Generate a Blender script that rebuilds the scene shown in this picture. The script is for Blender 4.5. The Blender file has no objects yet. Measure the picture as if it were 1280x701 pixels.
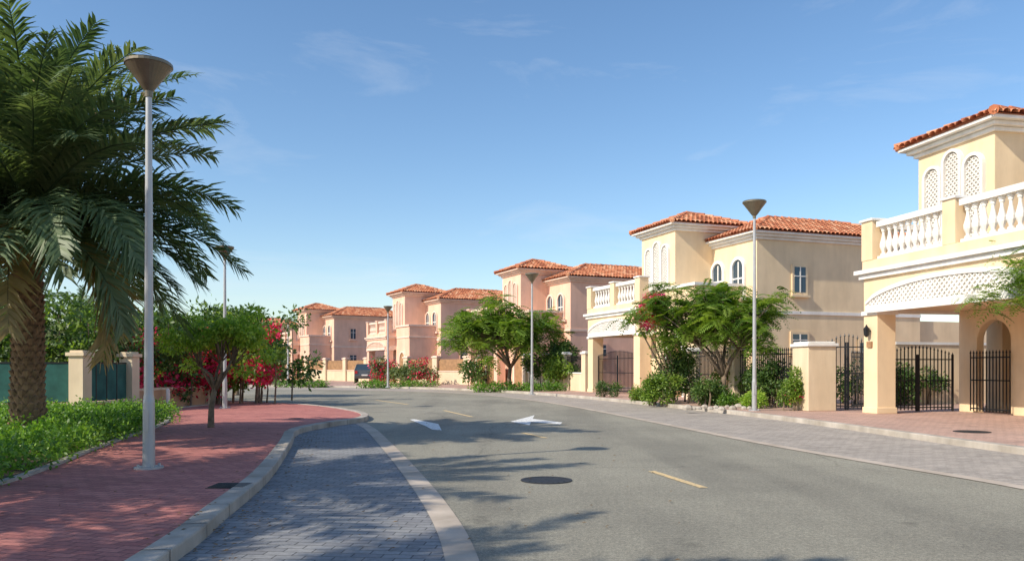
import bpy, bmesh, math, random
import numpy as np
from mathutils import Vector, Matrix
from mathutils.geometry import tessellate_polygon
random.seed(7); rng=np.random.default_rng(7)
scene=bpy.context.scene
HZ=458.0
def G(px,py,z=0.0):
    d=(1.5-z)*1000/(py-HZ); return ((px-640)*d/1000,d)
def A(px,d): return ((px-640)*d/1000,d)
# ------------------------------------------------------------------ materials
def newmat(name):
    m=bpy.data.materials.new(name); m.use_nodes=True
    nt=m.node_tree; b=nt.nodes['Principled BSDF']; return m,nt,b
def N(nt,t,**k):
    n=nt.nodes.new(t)
    for a,v in k.items(): setattr(n,a,v)
    return n
def ramp(nt,stops,fac):
    r=N(nt,'ShaderNodeValToRGB'); el=r.color_ramp.elements
    while len(el)<len(stops): el.new(0.5)
    for e,(p,c) in zip(el,stops): e.position=p; e.color=(c[0],c[1],c[2],1)
    nt.links.new(fac,r.inputs[0]); return r
def noise(nt,scale,detail=4,coord='Object',rough=.55,stretch=None):
    tc=N(nt,'ShaderNodeTexCoord'); n=N(nt,'ShaderNodeTexNoise')
    n.inputs['Scale'].default_value=scale; n.inputs['Detail'].default_value=detail; n.inputs['Roughness'].default_value=rough
    src=tc.outputs[coord]
    if stretch:
        mp=N(nt,'ShaderNodeMapping'); mp.inputs['Scale'].default_value=stretch
        nt.links.new(src,mp.inputs[0]); src=mp.outputs[0]
    nt.links.new(src,n.inputs['Vector']); return n
def mul(nt,a,b,fac=1.0,mode='MULTIPLY'):
    m=N(nt,'ShaderNodeMixRGB',blend_type=mode); m.inputs[0].default_value=fac
    nt.links.new(a,m.inputs[1]); nt.links.new(b,m.inputs[2]); return m
def bump(nt,b,h,strength=.3,dist=.02):
    bp=N(nt,'ShaderNodeBump'); bp.inputs['Strength'].default_value=strength; bp.inputs['Distance'].default_value=dist
    nt.links.new(h,bp.inputs['Height']); nt.links.new(bp.outputs[0],b.inputs['Normal'])
def mottled(name,col,var=.15,scale=3,rough=.85,bumps=.25,fine=60,metal=0,dirt=0):
    m,nt,b=newmat(name)
    n=noise(nt,scale,6)
    lo=[c*(1-var) for c in col]; hi=[min(1,c*(1+var)) for c in col]
    r=ramp(nt,[(.3,lo),(.7,hi)],n.outputs[0]); out=r.outputs[0]
    if dirt:
        n3=noise(nt,1.3,6,rough=.65,stretch=(1,1,.2)); r3=ramp(nt,[(.35,((1-dirt),(1-dirt*1.1),(1-dirt*1.25))),(.6,(1,1,1))],n3.outputs[0])
        out=mul(nt,out,r3.outputs[0]).outputs[0]
    nt.links.new(out,b.inputs['Base Color'])
    b.inputs['Roughness'].default_value=rough; b.inputs['Metallic'].default_value=metal
    if bumps:
        n2=noise(nt,fine,3); bump(nt,b,n2.outputs[0],bumps,.01)
    return m
M={}
M['stucco']=mottled('stucco_yellow',(.84,.65,.42),.06,1.2,.9,.2,80,dirt=.12)
M['stucco_w']=mottled('stucco_cream',(.78,.63,.44),.06,1.2,.9,.2,80,dirt=.16)
M['stucco_haze']=mottled('stucco_haze_tint',(.84,.53,.39),.06,1.2,.9,.2,60,dirt=.12)  # far villas: distance haze put into the wall colour as a pinker tint
M['white']=mottled('white_plaster',(.85,.82,.77),.05,2,.75,.1,60,dirt=.14)
M['white_haze']=mottled('trim_haze_tint',(.84,.64,.52),.05,2,.8,.1,60,dirt=.12)  # white trim of the far villas with the same haze tint in its colour
M['panel']=mottled('lattice_back',(.50,.47,.43),.06,3,.8,.1)
M['iron']=mottled('black_iron',(.018,.019,.022),.2,5,.45,0,metal=.3)
M['wood']=mottled('timber',(.36,.20,.095),.25,4,.65,.2,30)
M['concrete']=mottled('kerb_concrete',(.47,.42,.36),.2,2.2,.9,.4,50,dirt=.25)
M['steel']=mottled('galvanised_steel',(.46,.46,.46),.08,3,.45,0,metal=.4)
M['bronze']=mottled('lamp_bowl',(.20,.17,.12),.15,6,.4,0,metal=.5)
M['lampglass']=mottled('lamp_glass',(.55,.52,.42),.05,6,.2,0)
M['mesh']=mottled('green_shade_mesh',(.03,.12,.10),.35,2.2,.9,.4,120)
M['bark']=mottled('bark',(.20,.145,.10),.35,8,.95,.8,30)
M['palmbark']=mottled('palm_bark',(.27,.17,.10),.4,9,.95,.8,25)
M['boot']=mottled('palm_boots',(.38,.17,.07),.4,7,.9,.6,25)
M['terra']=mottled('terracotta_base',(.40,.14,.07),.25,3,.85,.2)
M['manhole']=mottled('cast_iron_cover',(.03,.03,.032),.3,14,.6,.6,40,metal=.2)
M['lowwall']=mottled('low_wall_paint',(.62,.38,.22),.12,2,.9,.3,dirt=.2)
M['soil']=mottled('soil',(.12,.08,.05),.3,4,.95,.5,20)
M['tyre']=mottled('tyre_rubber',(.02,.02,.02),.1,5,.8,0)
M['carpaint']=mottled('grey_car_paint',(.12,.125,.13),.03,2,.25,0,metal=.4)
M['redlamp']=mottled('tail_lamp',(.4,.02,.02),.05,3,.3,0)
M['dryleaf']=mottled('dry_leaf',(.22,.13,.05),.5,3,.9,0)
def glassmat():
    m,nt,b=newmat('window_glass'); b.inputs['Base Color'].default_value=(.05,.08,.11,1); b.inputs['Roughness'].default_value=.08
    b.inputs['Metallic'].default_value=.2; return m
M['glass']=glassmat()
def tilemat():
    m,nt,b=newmat('terracotta_tiles')
    at=N(nt,'ShaderNodeAttribute',attribute_name='rnd')
    r=ramp(nt,[(0,(.38,.115,.055)),(.35,(.62,.21,.095)),(.75,(.72,.30,.15)),(1,(.8,.44,.26))],at.outputs['Fac'])
    n=noise(nt,9,4); r2=ramp(nt,[(.3,(.75,.75,.75)),(.7,(1,1,1))],n.outputs[0])
    nt.links.new(mul(nt,r.outputs[0],r2.outputs[0]).outputs[0],b.inputs['Base Color']); b.inputs['Roughness'].default_value=.85
    return m
M['tile']=tilemat()
def leafmat(name,cols,trans=.35,nscale=1.1):
    m,nt,b=newmat(name)
    at=N(nt,'ShaderNodeAttribute',attribute_name='rnd')
    n=noise(nt,nscale,3)
    ad=N(nt,'ShaderNodeMath',operation='MULTIPLY_ADD'); ad.inputs[1].default_value=.6
    nt.links.new(at.outputs['Fac'],ad.inputs[0])
    sb=N(nt,'ShaderNodeMath',operation='MULTIPLY'); sb.inputs[1].default_value=.5
    nt.links.new(n.outputs[0],sb.inputs[0]); nt.links.new(sb.outputs[0],ad.inputs[2])
    k=len(cols); r=ramp(nt,[(.12+.76*i/(k-1),c) for i,c in enumerate(cols)],ad.outputs[0])
    nt.links.new(r.outputs[0],b.inputs['Base Color']); b.inputs['Roughness'].default_value=.5
    tr=N(nt,'ShaderNodeBsdfTranslucent'); 
    bc=N(nt,'ShaderNodeMixRGB',blend_type='MULTIPLY'); bc.inputs[0].default_value=1; bc.inputs[2].default_value=(1.6,1.6,.7,1)
    nt.links.new(r.outputs[0],bc.inputs[1]); nt.links.new(bc.outputs[0],tr.inputs[0])
    mx=N(nt,'ShaderNodeMixShader'); mx.inputs[0].default_value=trans
    nt.links.new(b.outputs[0],mx.inputs[1]); nt.links.new(tr.outputs[0],mx.inputs[2])
    nt.links.new(mx.outputs[0],nt.nodes['Material Output'].inputs[0]); return m
M['leaf']=leafmat('leaf_green',[(.05,.10,.013),(.11,.20,.025),(.19,.30,.042),(.30,.39,.08)],.42)
M['leafb']=leafmat('leaf_lifted_green',[(.10,.19,.02),(.20,.34,.04),(.32,.47,.06),(.45,.56,.12)],.45)  # greens lifted so the street tree reads lit despite the palm's shade
M['leafd']=leafmat('leaf_dark_green',[(.02,.045,.012),(.042,.095,.02),(.085,.16,.035),(.16,.24,.06)])
M['leafy']=leafmat('groundcover_leaf',[(.035,.09,.012),(.08,.19,.022),(.15,.30,.035),(.24,.40,.055)],.38)
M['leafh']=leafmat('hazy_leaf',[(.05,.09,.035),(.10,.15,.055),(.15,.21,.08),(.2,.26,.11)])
M['palmleaf']=leafmat('palm_leaf',[(.035,.07,.028),(.08,.135,.06),(.145,.21,.095),(.26,.31,.16)],.28)
M['palmdry']=leafmat('palm_leaf_dry',[(.13,.11,.05),(.25,.19,.08),(.36,.27,.12),(.42,.32,.15)],.3)
M['pink']=leafmat('bougainvillea_pink',[(.6,.03,.18),(.75,.07,.27),(.88,.16,.38)],.4)
M['red']=leafmat('bougainvillea_red',[(.5,.012,.06),(.7,.03,.12),(.88,.08,.22)],.4)
def paver(name,c1,c2,mortar,bw,bh,rot,var=.5,off=.5,bstr=.4):
    m,nt,b=newmat(name)
    tc=N(nt,'ShaderNodeTexCoord'); mp=N(nt,'ShaderNodeMapping'); mp.inputs['Rotation'].default_value=(0,0,rot)
    nt.links.new(tc.outputs['Object'],mp.inputs[0])
    br=N(nt,'ShaderNodeTexBrick'); br.offset=off
    br.inputs['Scale'].default_value=1; br.inputs['Brick Width'].default_value=bw; br.inputs['Row Height'].default_value=bh
    br.inputs['Mortar Size'].default_value=.007; br.inputs['Mortar Smooth'].default_value=.3; br.inputs['Bias'].default_value=0
    br.inputs['Color1'].default_value=(*c1,1); br.inputs['Color2'].default_value=(*c2,1); br.inputs['Mortar'].default_value=(*mortar,1)
    nt.links.new(mp.outputs[0],br.inputs['Vector'])
    n=noise(nt,.8,7,rough=.7); r=ramp(nt,[(.3,(1-var,)*3),(.7,(1,1,1))],n.outputs[0])
    n2=noise(nt,25,4); r2=ramp(nt,[(.3,(.82,)*3),(.7,(1.1,1.1,1.1))],n2.outputs[0])
    n3=noise(nt,2.2,5,rough=.7); r3=ramp(nt,[(.28,(.62,.6,.58)),(.42,(1,1,1))],n3.outputs[0])
    o=mul(nt,br.outputs[0],r.outputs[0]); o=mul(nt,o.outputs[0],r2.outputs[0]); o=mul(nt,o.outputs[0],r3.outputs[0],.8)
    nt.links.new(o.outputs[0],b.inputs['Base Color']); b.inputs['Roughness'].default_value=.85
    iv=N(nt,'ShaderNodeMath',operation='SUBTRACT'); iv.inputs[0].default_value=1; nt.links.new(br.outputs['Fac'],iv.inputs[1])
    bump(nt,b,iv.outputs[0],bstr,.01); return m
M['redpave']=paver('red_block_paving',(.68,.26,.21),(.50,.17,.145),(.27,.10,.085),.22,.11,math.radians(14),.3)
M['greypave']=paver('grey_block_paving',(.34,.34,.34),(.25,.25,.26),(.115,.115,.115),.24,.12,math.radians(6),.28)
M['strippave']=paver('beige_block_paving',(.54,.47,.40),(.42,.37,.32),(.24,.21,.18),.24,.12,math.radians(-18),.28)
M['walkpave']=paver('pink_block_paving',(.66,.42,.33),(.54,.36,.29),(.31,.2,.16),.24,.12,math.radians(-14),.25)
def asphalt():
    m,nt,b=newmat('asphalt')
    n=noise(nt,.25,7,rough=.7); r=ramp(nt,[(.3,(.23,.215,.172)),(.5,(.30,.28,.222)),(.7,(.35,.328,.26))],n.outputs[0])
    n2=noise(nt,90,4,rough=.85); r2=ramp(nt,[(.3,(.4,.4,.4)),(.5,(.95,.95,.95)),(.72,(1.8,1.75,1.6))],n2.outputs[0])
    n4=noise(nt,22,4,rough=.8); r4=ramp(nt,[(.35,(.74,.74,.74)),(.65,(1.22,1.22,1.22))],n4.outputs[0])
    n3=noise(nt,.55,4,stretch=(1,.12,1)); r3=ramp(nt,[(.36,(.78,.78,.79)),(.52,(1,1,1))],n3.outputs[0])
    o=mul(nt,r.outputs[0],r2.outputs[0]); o=mul(nt,o.outputs[0],r3.outputs[0]); o=mul(nt,o.outputs[0],r4.outputs[0])
    n5=noise(nt,1.1,3); r5=ramp(nt,[(.24,(.6,.6,.6)),(.33,(1,1,1))],n5.outputs[0]); o=mul(nt,o.outputs[0],r5.outputs[0])
    tc=N(nt,'ShaderNodeTexCoord'); vo=N(nt,'ShaderNodeTexVoronoi',feature='DISTANCE_TO_EDGE'); vo.inputs['Scale'].default_value=.22
    nn=noise(nt,1.5,4); mm=N(nt,'ShaderNodeMixRGB'); mm.inputs[0].default_value=.35
    nt.links.new(tc.outputs['Object'],mm.inputs[1]); nt.links.new(nn.outputs[1],mm.inputs[2]); nt.links.new(mm.outputs[0],vo.inputs['Vector'])
    rc=ramp(nt,[(0,(.55,.55,.55)),(.004,(1,1,1))],vo.outputs[0]); o=mul(nt,o.outputs[0],rc.outputs[0],.6)
    nt.links.new(o.outputs[0],b.inputs['Base Color']); b.inputs['Roughness'].default_value=.85
    bump(nt,b,n2.outputs[0],.6,.01); return m
M['asphalt']=asphalt()
def paint(name,col):
    m,nt,b=newmat(name); n=noise(nt,22,5,rough=.75)
    r=ramp(nt,[(.36,(.26,.25,.2)),(.5,col)],n.outputs[0]); nt.links.new(r.outputs[0],b.inputs['Base Color']); b.inputs['Roughness'].default_value=.8; return m
M['wpaint']=paint('white_road_paint',(.8,.79,.76)); M['ypaint']=paint('yellow_road_paint',(.72,.52,.26))
M['band']=mottled('concrete_band',(.52,.44,.36),.15,1.5,.9,.3,40,dirt=.2)
M['sand']=mottled('sandy_ground',(.42,.34,.25),.2,.4,.95,.3,10)
# ------------------------------------------------------------------ mesh builder
def empty(name,loc=(0,0,0),rz=0,s=1):
    e=bpy.data.objects.new(name,None); e.location=loc; e.rotation_euler=(0,0,rz); e.scale=(s,s,s); e.empty_display_size=.3
    scene.collection.objects.link(e); return e
class MB:
    def __init__(s): s.v=[];s.f=[];s.m=[];s.r=[]
    def add(s,vs,fs,m=0,r=0.5):
        o=len(s.v); s.v+= [tuple(p) for p in vs]
        for f in fs: s.f.append(tuple(i+o for i in f)); s.m.append(m); s.r.append(r)
    def box(s,x0,x1,y0,y1,z0,z1,m=0):
        s.add([(x0,y0,z0),(x1,y0,z0),(x1,y1,z0),(x0,y1,z0),(x0,y0,z1),(x1,y0,z1),(x1,y1,z1),(x0,y1,z1)],
          [(0,3,2,1),(4,5,6,7),(0,1,5,4),(1,2,6,5),(2,3,7,6),(3,0,4,7)],m)
    def lathe(s,cx,cy,prof,seg=10,m=0,cap=True):
        vs=[];k=len(prof)
        for r,z in prof:
            for i in range(seg):
                a=2*math.pi*i/seg; vs.append((cx+r*math.cos(a),cy+r*math.sin(a),z))
        fs=[(j*seg+i,j*seg+(i+1)%seg,(j+1)*seg+(i+1)%seg,(j+1)*seg+i) for j in range(k-1) for i in range(seg)]
        if cap: fs+= [tuple(range(seg))[::-1],tuple((k-1)*seg+i for i in range(seg))]
        s.add(vs,fs,m)
    def tube(s,pts,rad,seg=7,m=0):
        pts=[Vector(p) for p in pts];vs=[]
        for i,p in enumerate(pts):
            d=(pts[min(i+1,len(pts)-1)]-pts[max(i-1,0)]).normalized()
            a=d.cross(Vector((.31,.95,.1)) if abs(d.z)>.7 else Vector((0,0,1))).normalized(); b=d.cross(a)
            for j in range(seg):
                t=2*math.pi*j/seg; vs.append(p+(a*math.cos(t)+b*math.sin(t))*rad[i])
        k=len(pts)
        fs=[(j*seg+i,j*seg+(i+1)%seg,(j+1)*seg+(i+1)%seg,(j+1)*seg+i) for j in range(k-1) for i in range(seg)]
        fs+=[tuple(range(seg))[::-1],tuple((k-1)*seg+i for i in range(seg))]
        s.add(vs,fs,m)
    def prism(s,poly,a0,a1,fn,m=0):
        n=len(poly); vs=[fn(p,q,a0) for p,q in poly]+[fn(p,q,a1) for p,q in poly]
        tri=tessellate_polygon([[Vector((p,q,0)) for p,q in poly]])
        fs=[tuple(t) for t in tri]+[tuple(i+n for i in reversed(t)) for t in tri]
        fs+=[(i,(i+1)%n,(i+1)%n+n,i+n) for i in range(n)]
        s.add(vs,fs,m)
    def obj(s,name,mats,parent=None,smooth=False,recalc=True,rnd=False,bevel=0):
        me=bpy.data.meshes.new(name); me.from_pydata(s.v,[],s.f)
        for m in mats: me.materials.append(M[m])
        me.polygons.foreach_set('material_index',s.m)
        if rnd:
            at=me.attributes.new('rnd','FLOAT','FACE'); at.data.foreach_set('value',s.r)
        if recalc:
            bm=bmesh.new(); bm.from_mesh(me); bmesh.ops.recalc_face_normals(bm,faces=bm.faces); bm.to_mesh(me); bm.free()
        if smooth: me.polygons.foreach_set('use_smooth',[True]*len(me.polygons))
        ob=bpy.data.objects.new(name,me); scene.collection.objects.link(ob)
        if parent: ob.parent=parent
        if bevel:
            bv=ob.modifiers.new('bevel','BEVEL'); bv.width=bevel; bv.segments=2; bv.limit_method='ANGLE'
        return ob
def npmesh(name,V,F,rnd,mats,mi=None,parent=None):
    me=bpy.data.meshes.new(name); k=F.shape[1]
    me.vertices.add(len(V)); me.vertices.foreach_set('co',V.astype(np.float32).ravel())
    me.loops.add(F.size); me.loops.foreach_set('vertex_index',F.astype(np.int32).ravel())
    me.polygons.add(len(F)); me.polygons.foreach_set('loop_start',np.arange(0,F.size,k,dtype=np.int32)); me.polygons.foreach_set('loop_total',np.full(len(F),k,dtype=np.int32))
    for m in mats: me.materials.append(M[m])
    if mi is not None: me.polygons.foreach_set('material_index',mi.astype(np.int32))
    me.update(calc_edges=True)
    at=me.attributes.new('rnd','FLOAT','FACE'); at.data.foreach_set('value',rnd.astype(np.float32))
    ob=bpy.data.objects.new(name,me); scene.collection.objects.link(ob)
    if parent: ob.parent=parent
    return ob
def unit(a): return a/np.maximum(np.linalg.norm(a,axis=1,keepdims=True),1e-6)
def leaf_cloud(name,clusters,n,L,W,mats,parent=None,flat=.5,droop=.3,frac=None):
    """clusters: (cx,cy,cz,rx,ry,rz[,mi]) ; many small diamond leaves"""
    P=[];D=[];MI=[];B=[]
    for c in clusters:
        k=n
        d=unit(rng.normal(size=(k,3))); rad=rng.uniform(.15,1,size=(k,1))**.45
        p=d*rad*np.array(c[3:6])*(1+.22*rng.normal(size=(k,1)))+np.array(c[:3]); P.append(p); D.append(d)
        MI.append(np.full(k,c[6] if len(c)>6 else 0)); B.append(np.full(k,rng.uniform(-.18,.18)))
    P=np.vstack(P);D=np.vstack(D);MI=np.concatenate(MI);B=np.concatenate(B);k=len(P)
    if frac is not None:
        pc=np.array([rng.uniform(0,1)<min(.9,frac*1.7) for _ in clusters]).repeat(n); MI=((rng.random(k)<frac*1.5)&pc).astype(int)
    ax=unit(D*.8+rng.normal(size=(k,3))*.7+np.array([0,0,-droop])); 
    nn=unit(rng.normal(size=(k,3))*(1-flat)+np.array([0,0,flat*1.4])); sd=unit(np.cross(ax,nn))
    l=L*rng.uniform(.6,1.3,size=(k,1)); w=W*rng.uniform(.7,1.2,size=(k,1))
    V=np.stack([P,P+ax*l*.5+sd*w*.5,P+ax*l,P+ax*l*.5-sd*w*.5],1).reshape(-1,3)
    F=np.arange(4*k).reshape(k,4)
    return npmesh(name,V,F,np.clip(rng.random(k)+B,0,1),mats,MI,parent)
def spray_cloud(name,clusters,ns,L,pairs,ll,lw,mats,parent=None):
    P=[];A_=[];SD=[];R=[]
    for c in clusters:
        c0=np.array(c[:3]); br=rng.uniform(-.2,.2)
        for _ in range(ns):
            az=rng.uniform(0,2*math.pi); el=rng.uniform(-.35,.7)
            d=np.array([math.cos(az)*math.cos(el),math.sin(az)*math.cos(el),math.sin(el)]); s=np.array([-math.sin(az),math.cos(az),0])
            st=c0+rng.normal(size=3)*np.array(c[3:6])*.45; Lf=L*rng.uniform(.7,1.25); roll=rng.uniform(-.5,.5); up=np.cross(s,d)*-1
            s2=s*math.cos(roll)+up*math.sin(roll); dr=rng.uniform(.25,.8); b=br+rng.uniform(0,.8)
            for i in range(pairs):
                t=(i+.6)/pairs; q=st+d*Lf*t+np.array([0,0,-dr*Lf*t*t]); dd=d+np.array([0,0,-2*dr*t*.6])
                sc=math.sin(math.pi*(.15+.8*t))**.6
                for sg in (-1,1):
                    a=s2*sg+dd*.35+np.array([0,0,-.18]); P.append(q); A_.append(a*sc); SD.append(dd); R.append(b)
    P=np.array(P);A_=np.array(A_);SD=unit(np.array(SD));R=np.array(R);k=len(P)
    A_=A_*ll*rng.uniform(.8,1.2,size=(k,1)); w=lw*.5
    V=np.stack([P,P+A_*.5+SD*w,P+A_,P+A_*.5-SD*w],1).reshape(-1,3)
    return npmesh(name,V,np.arange(4*k).reshape(k,4),np.clip(R+rng.uniform(-.1,.1,k),0,1),mats,None,parent)
# ------------------------------------------------------------------ polygons on ground
def smooth(pts,n=8):
    out=[];P=[Vector((p[0],p[1],0)) for p in pts]
    for i in range(len(P)-1):
        p0=P[max(i-1,0)];p1=P[i];p2=P[i+1];p3=P[min(i+2,len(P)-1)]
        for j in range(n):
            t=j/n; q=.5*((2*p1)+(p2-p0)*t+(2*p0-5*p1+4*p2-p3)*t*t+(3*p1-p0-3*p2+p3)*t**3); out.append((q.x,q.y))
    out.append((P[-1].x,P[-1].y)); return out
def sheet(name,poly,z,mat,z0=None):
    mb=MB(); tri=tessellate_polygon([[Vector((p[0],p[1],0)) for p in poly]])
    mb.add([(p[0],p[1],z) for p in poly],[tuple(t) for t in tri])
    ob=mb.obj(name,[mat],recalc=False)
    me=ob.data; bm=bmesh.new(); bm.from_mesh(me)
    for f in bm.faces:
        f.normal_update()
        if f.normal.z<0: f.normal_flip()
    bm.to_mesh(me); bm.free(); return ob
def ribbon(name,pts,w0,w1,z0,z1,mat,seg=None,bevel=0):
    mb=MB();n=len(pts);vs=[];fs=[]
    for i,p in enumerate(pts):
        a=Vector(pts[max(i-1,0)]);b=Vector(pts[min(i+1,n-1)]);d=(b-a).normalized();nr=Vector((-d.y,d.x))
        q=Vector(p)+nr*w0;r=Vector(p)+nr*w1
        if z1>z0: vs+=[(q.x,q.y,z0),(q.x,q.y,z1),(r.x,r.y,z1),(r.x,r.y,z0)]
        else: vs+=[(q.x,q.y,z0),(r.x,r.y,z0)]
    k=4 if z1>z0 else 2
    for i in range(n-1):
        o=i*k
        for j in range(k-1): fs.append((o+j,o+j+1,o+k+j+1,o+k+j))
    mb.add(vs,fs)
    return mb.obj(name,[mat],recalc=True,bevel=bevel)
sheet('ground',[(-900,-200),(900,-200),(900,1500),(-900,1500)],-.004,'sand')
kerbL=smooth([(-2.1,-3),(-2.4,2),(-2.71,6.17),(-2.93,7.81),(-3.33,10.56),(-4.2,14.7),(-4.75,17.0)],8)
nose=smooth([(-4.75,17.0),(-4.85,18.3),(-4.55,20.2),(-4.15,21.5),(-4.3,23.2),(-5.1,25.3),(-6.9,28.4),(-9.4,31.0),(-13,33.5),(-20,36.5),(-34,39.5),(-60,41)],8)
leftk=kerbL+nose[1:]
bandL=smooth([(0.35,-3),(0.1,1),(-.18,4.2),(-.42,6.5),(-.85,8.8),(-1.66,12.3),(-2.65,16.3),(-3.4,19.2),(-4.1,21.4)],8)
roadR=smooth([(7.2,-6),(7.0,0),(6.75,6),(6.3,9.9),(5.7,12.2),(4.9,15.5),(3.96,20.8),(2.78,27.4),(1.3,34),(-1.5,42.0),(-6.5,48.2),(-13,51.8),(-20,53.3),(-35,54.5),(-60,55)],8)
kerbR=smooth([(10.2,-6),(9.8,0),(9.5,6),(9.1,11),(8.5,15.3),(7.7,21.4),(6.7,26.2),(5.0,32.2),(2.5,39.8),(-1.6,48.2),(-7.2,54.2),(-14,57.6),(-22,59),(-36,60),(-60,60.5)],8)
sheet('road',[p for p in bandL]+nose[26:]+[p for p in reversed(roadR)],.004,'asphalt')
sheet('parking_bay_pavement',kerbL+nose[1:26]+list(reversed(bandL[:-1])),.006,'greypave')
sheet('paved_verge',list(roadR)+list(reversed(kerbR)),.008,'strippave')
SW=.12
sheet('red_sidewalk',leftk+[(-60,-3)],SW,'redpave')
sheet('sidewalk',list(kerbR)+[(-60,150),(90,150),(90,-6)],SW,'walkpave')
ribbon('kerb',leftk,-.13,.09,-.01,SW+.012,'concrete',bevel=.02)
ribbon('kerb',kerbR,-.10,.10,-.01,SW+.012,'concrete',bevel=.02)
ribbon('concrete_edging',bandL,-.12,.14,.012,.012,'band')
ribbon('concrete_edging',roadR,-.12,.12,.013,.013,'band')
mb=MB()
def joints(line,w0,w1):
    acc=0
    for i in range(1,len(line)):
        a=Vector(line[i-1]);b=Vector(line[i]);L=(b-a).length;d=(b-a)/L;nr=Vector((-d.y,d.x));t=1.0-acc
        while t<L:
            c=a+d*t; p=[c+nr*w0-d*.006,c+nr*w1-d*.006,c+nr*w1+d*.006,c+nr*w0+d*.006]
            mb.add([(q.x,q.y,SW+.015) for q in p],[(0,1,2,3)])
            q=c+nr*w0; mb.add([(q.x-d.x*.006-nr.x*.004,q.y-d.y*.006-nr.y*.004,.01),(q.x+d.x*.006-nr.x*.004,q.y+d.y*.006-nr.y*.004,.01),(q.x+d.x*.006-nr.x*.004,q.y+d.y*.006-nr.y*.004,SW+.015),(q.x-d.x*.006-nr.x*.004,q.y-d.y*.006-nr.y*.004,SW+.015)],[(0,1,2,3)])
            t+=1.0
        acc=(acc+L)%1.0
joints(leftk[:110],-.13,.09); joints(kerbR[:80],-.10,.10)
mb.obj('kerb_joints',['manhole'],recalc=False)
def gp(pts,name,mat,z=.010): sheet(name,[G(*p) for p in pts],z,mat)
def dash(name,a,b,w,mat):
    a=Vector(a);b=Vector(b);d=(b-a).normalized();n=Vector((-d.y,d.x))*w/2
    sheet(name,[tuple(a+n),tuple(a-n),tuple(b-n),tuple(b+n)],.010,mat)
dash('lane_marking',G(814,589),G(880,610),.11,'ypaint')
dash('lane_marking',G(654,541),G(682,547.5),.12,'ypaint')
dash('lane_marking',G(555,513),G(590,521),.12,'ypaint')
dash('lane_marking',G(470,500),G(510,505.5),.14,'ypaint')
gp([(512,524.5),(518,524),(548,530),(552,538),(540,537),(533,533)],'road_arrow_marking','wpaint')
gp([(638,527),(668,519),(666,523.5),(703,528),(700,530.5),(664,527.5),(662,531.5)],'road_arrow_marking','wpaint')
def cover(name,c,r,z):
    mb=MB(); mb.lathe(c[0],c[1],[(r,z),(r,z+.008),(r*.86,z+.008),(r*.86,z+.005),(.0,z+.005)],28,cap=False)
    for i in range(-3,4):
        x=i*r*.22; h=math.sqrt(max(0,(r*.8)**2-x*x)); mb.box(c[0]+x-.012,c[0]+x+.012,c[1]-h,c[1]+h,z+.004,z+.0085)
    mb.obj(name,['manhole'])
cover('manhole_cover',G(683,600.5),.34,.006); cover('manhole_cover',G(1215,539.5,.12),.36,.121); cover('manhole_cover',G(370,523,.12),.2,.121)
mb=MB(); c=G(288,607,.12); mb.box(c[0]-.22,c[0]+.22,c[1]-.2,c[1]+.2,.119,.126)
for i in range(6): mb.box(c[0]-.2,c[0]+.2,c[1]-.17+i*.062,c[1]-.14+i*.062,.126,.134)
mb.obj('drain_grate',['manhole'])
def inside(p,poly):
    c=False;j=len(poly)-1
    for i in range(len(poly)):
        if (poly[i][1]>p[1])!=(poly[j][1]>p[1]) and p[0]<(poly[j][0]-poly[i][0])*(p[1]-poly[i][1])/(poly[j][1]-poly[i][1])+poly[i][0]: c=not c
        j=i
    return c
lk=leftk+[(-60,-3)]; mb=MB()
for _ in range(620):
    if random.random()<.55:
        i=random.randrange(10,len(kerbL)); q=kerbL[i]; x=q[0]+random.choice((.16,.2,.3,-.2))+abs(random.gauss(0,.25)); y=q[1]+random.uniform(-.7,.7)
    else: x=random.uniform(-8,2); y=random.uniform(5,22)
    z=SW+.012 if inside((x,y),lk) else .02
    if abs(x)>9: continue
    a=random.uniform(0,6.28); l=random.uniform(.015,.035); w=l*.45; ca,sa=math.cos(a),math.sin(a)
    mb.add([(x,y,z),(x+ca*l-sa*w,y+sa*l+ca*w,z+.008),(x+2*ca*l,y+2*sa*l,z+.003),(x+ca*l+sa*w,y+sa*l-ca*w,z+.006)],[(0,1,2,3)])
mb.obj('fallen_leaves',['dryleaf'],recalc=False)
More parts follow.
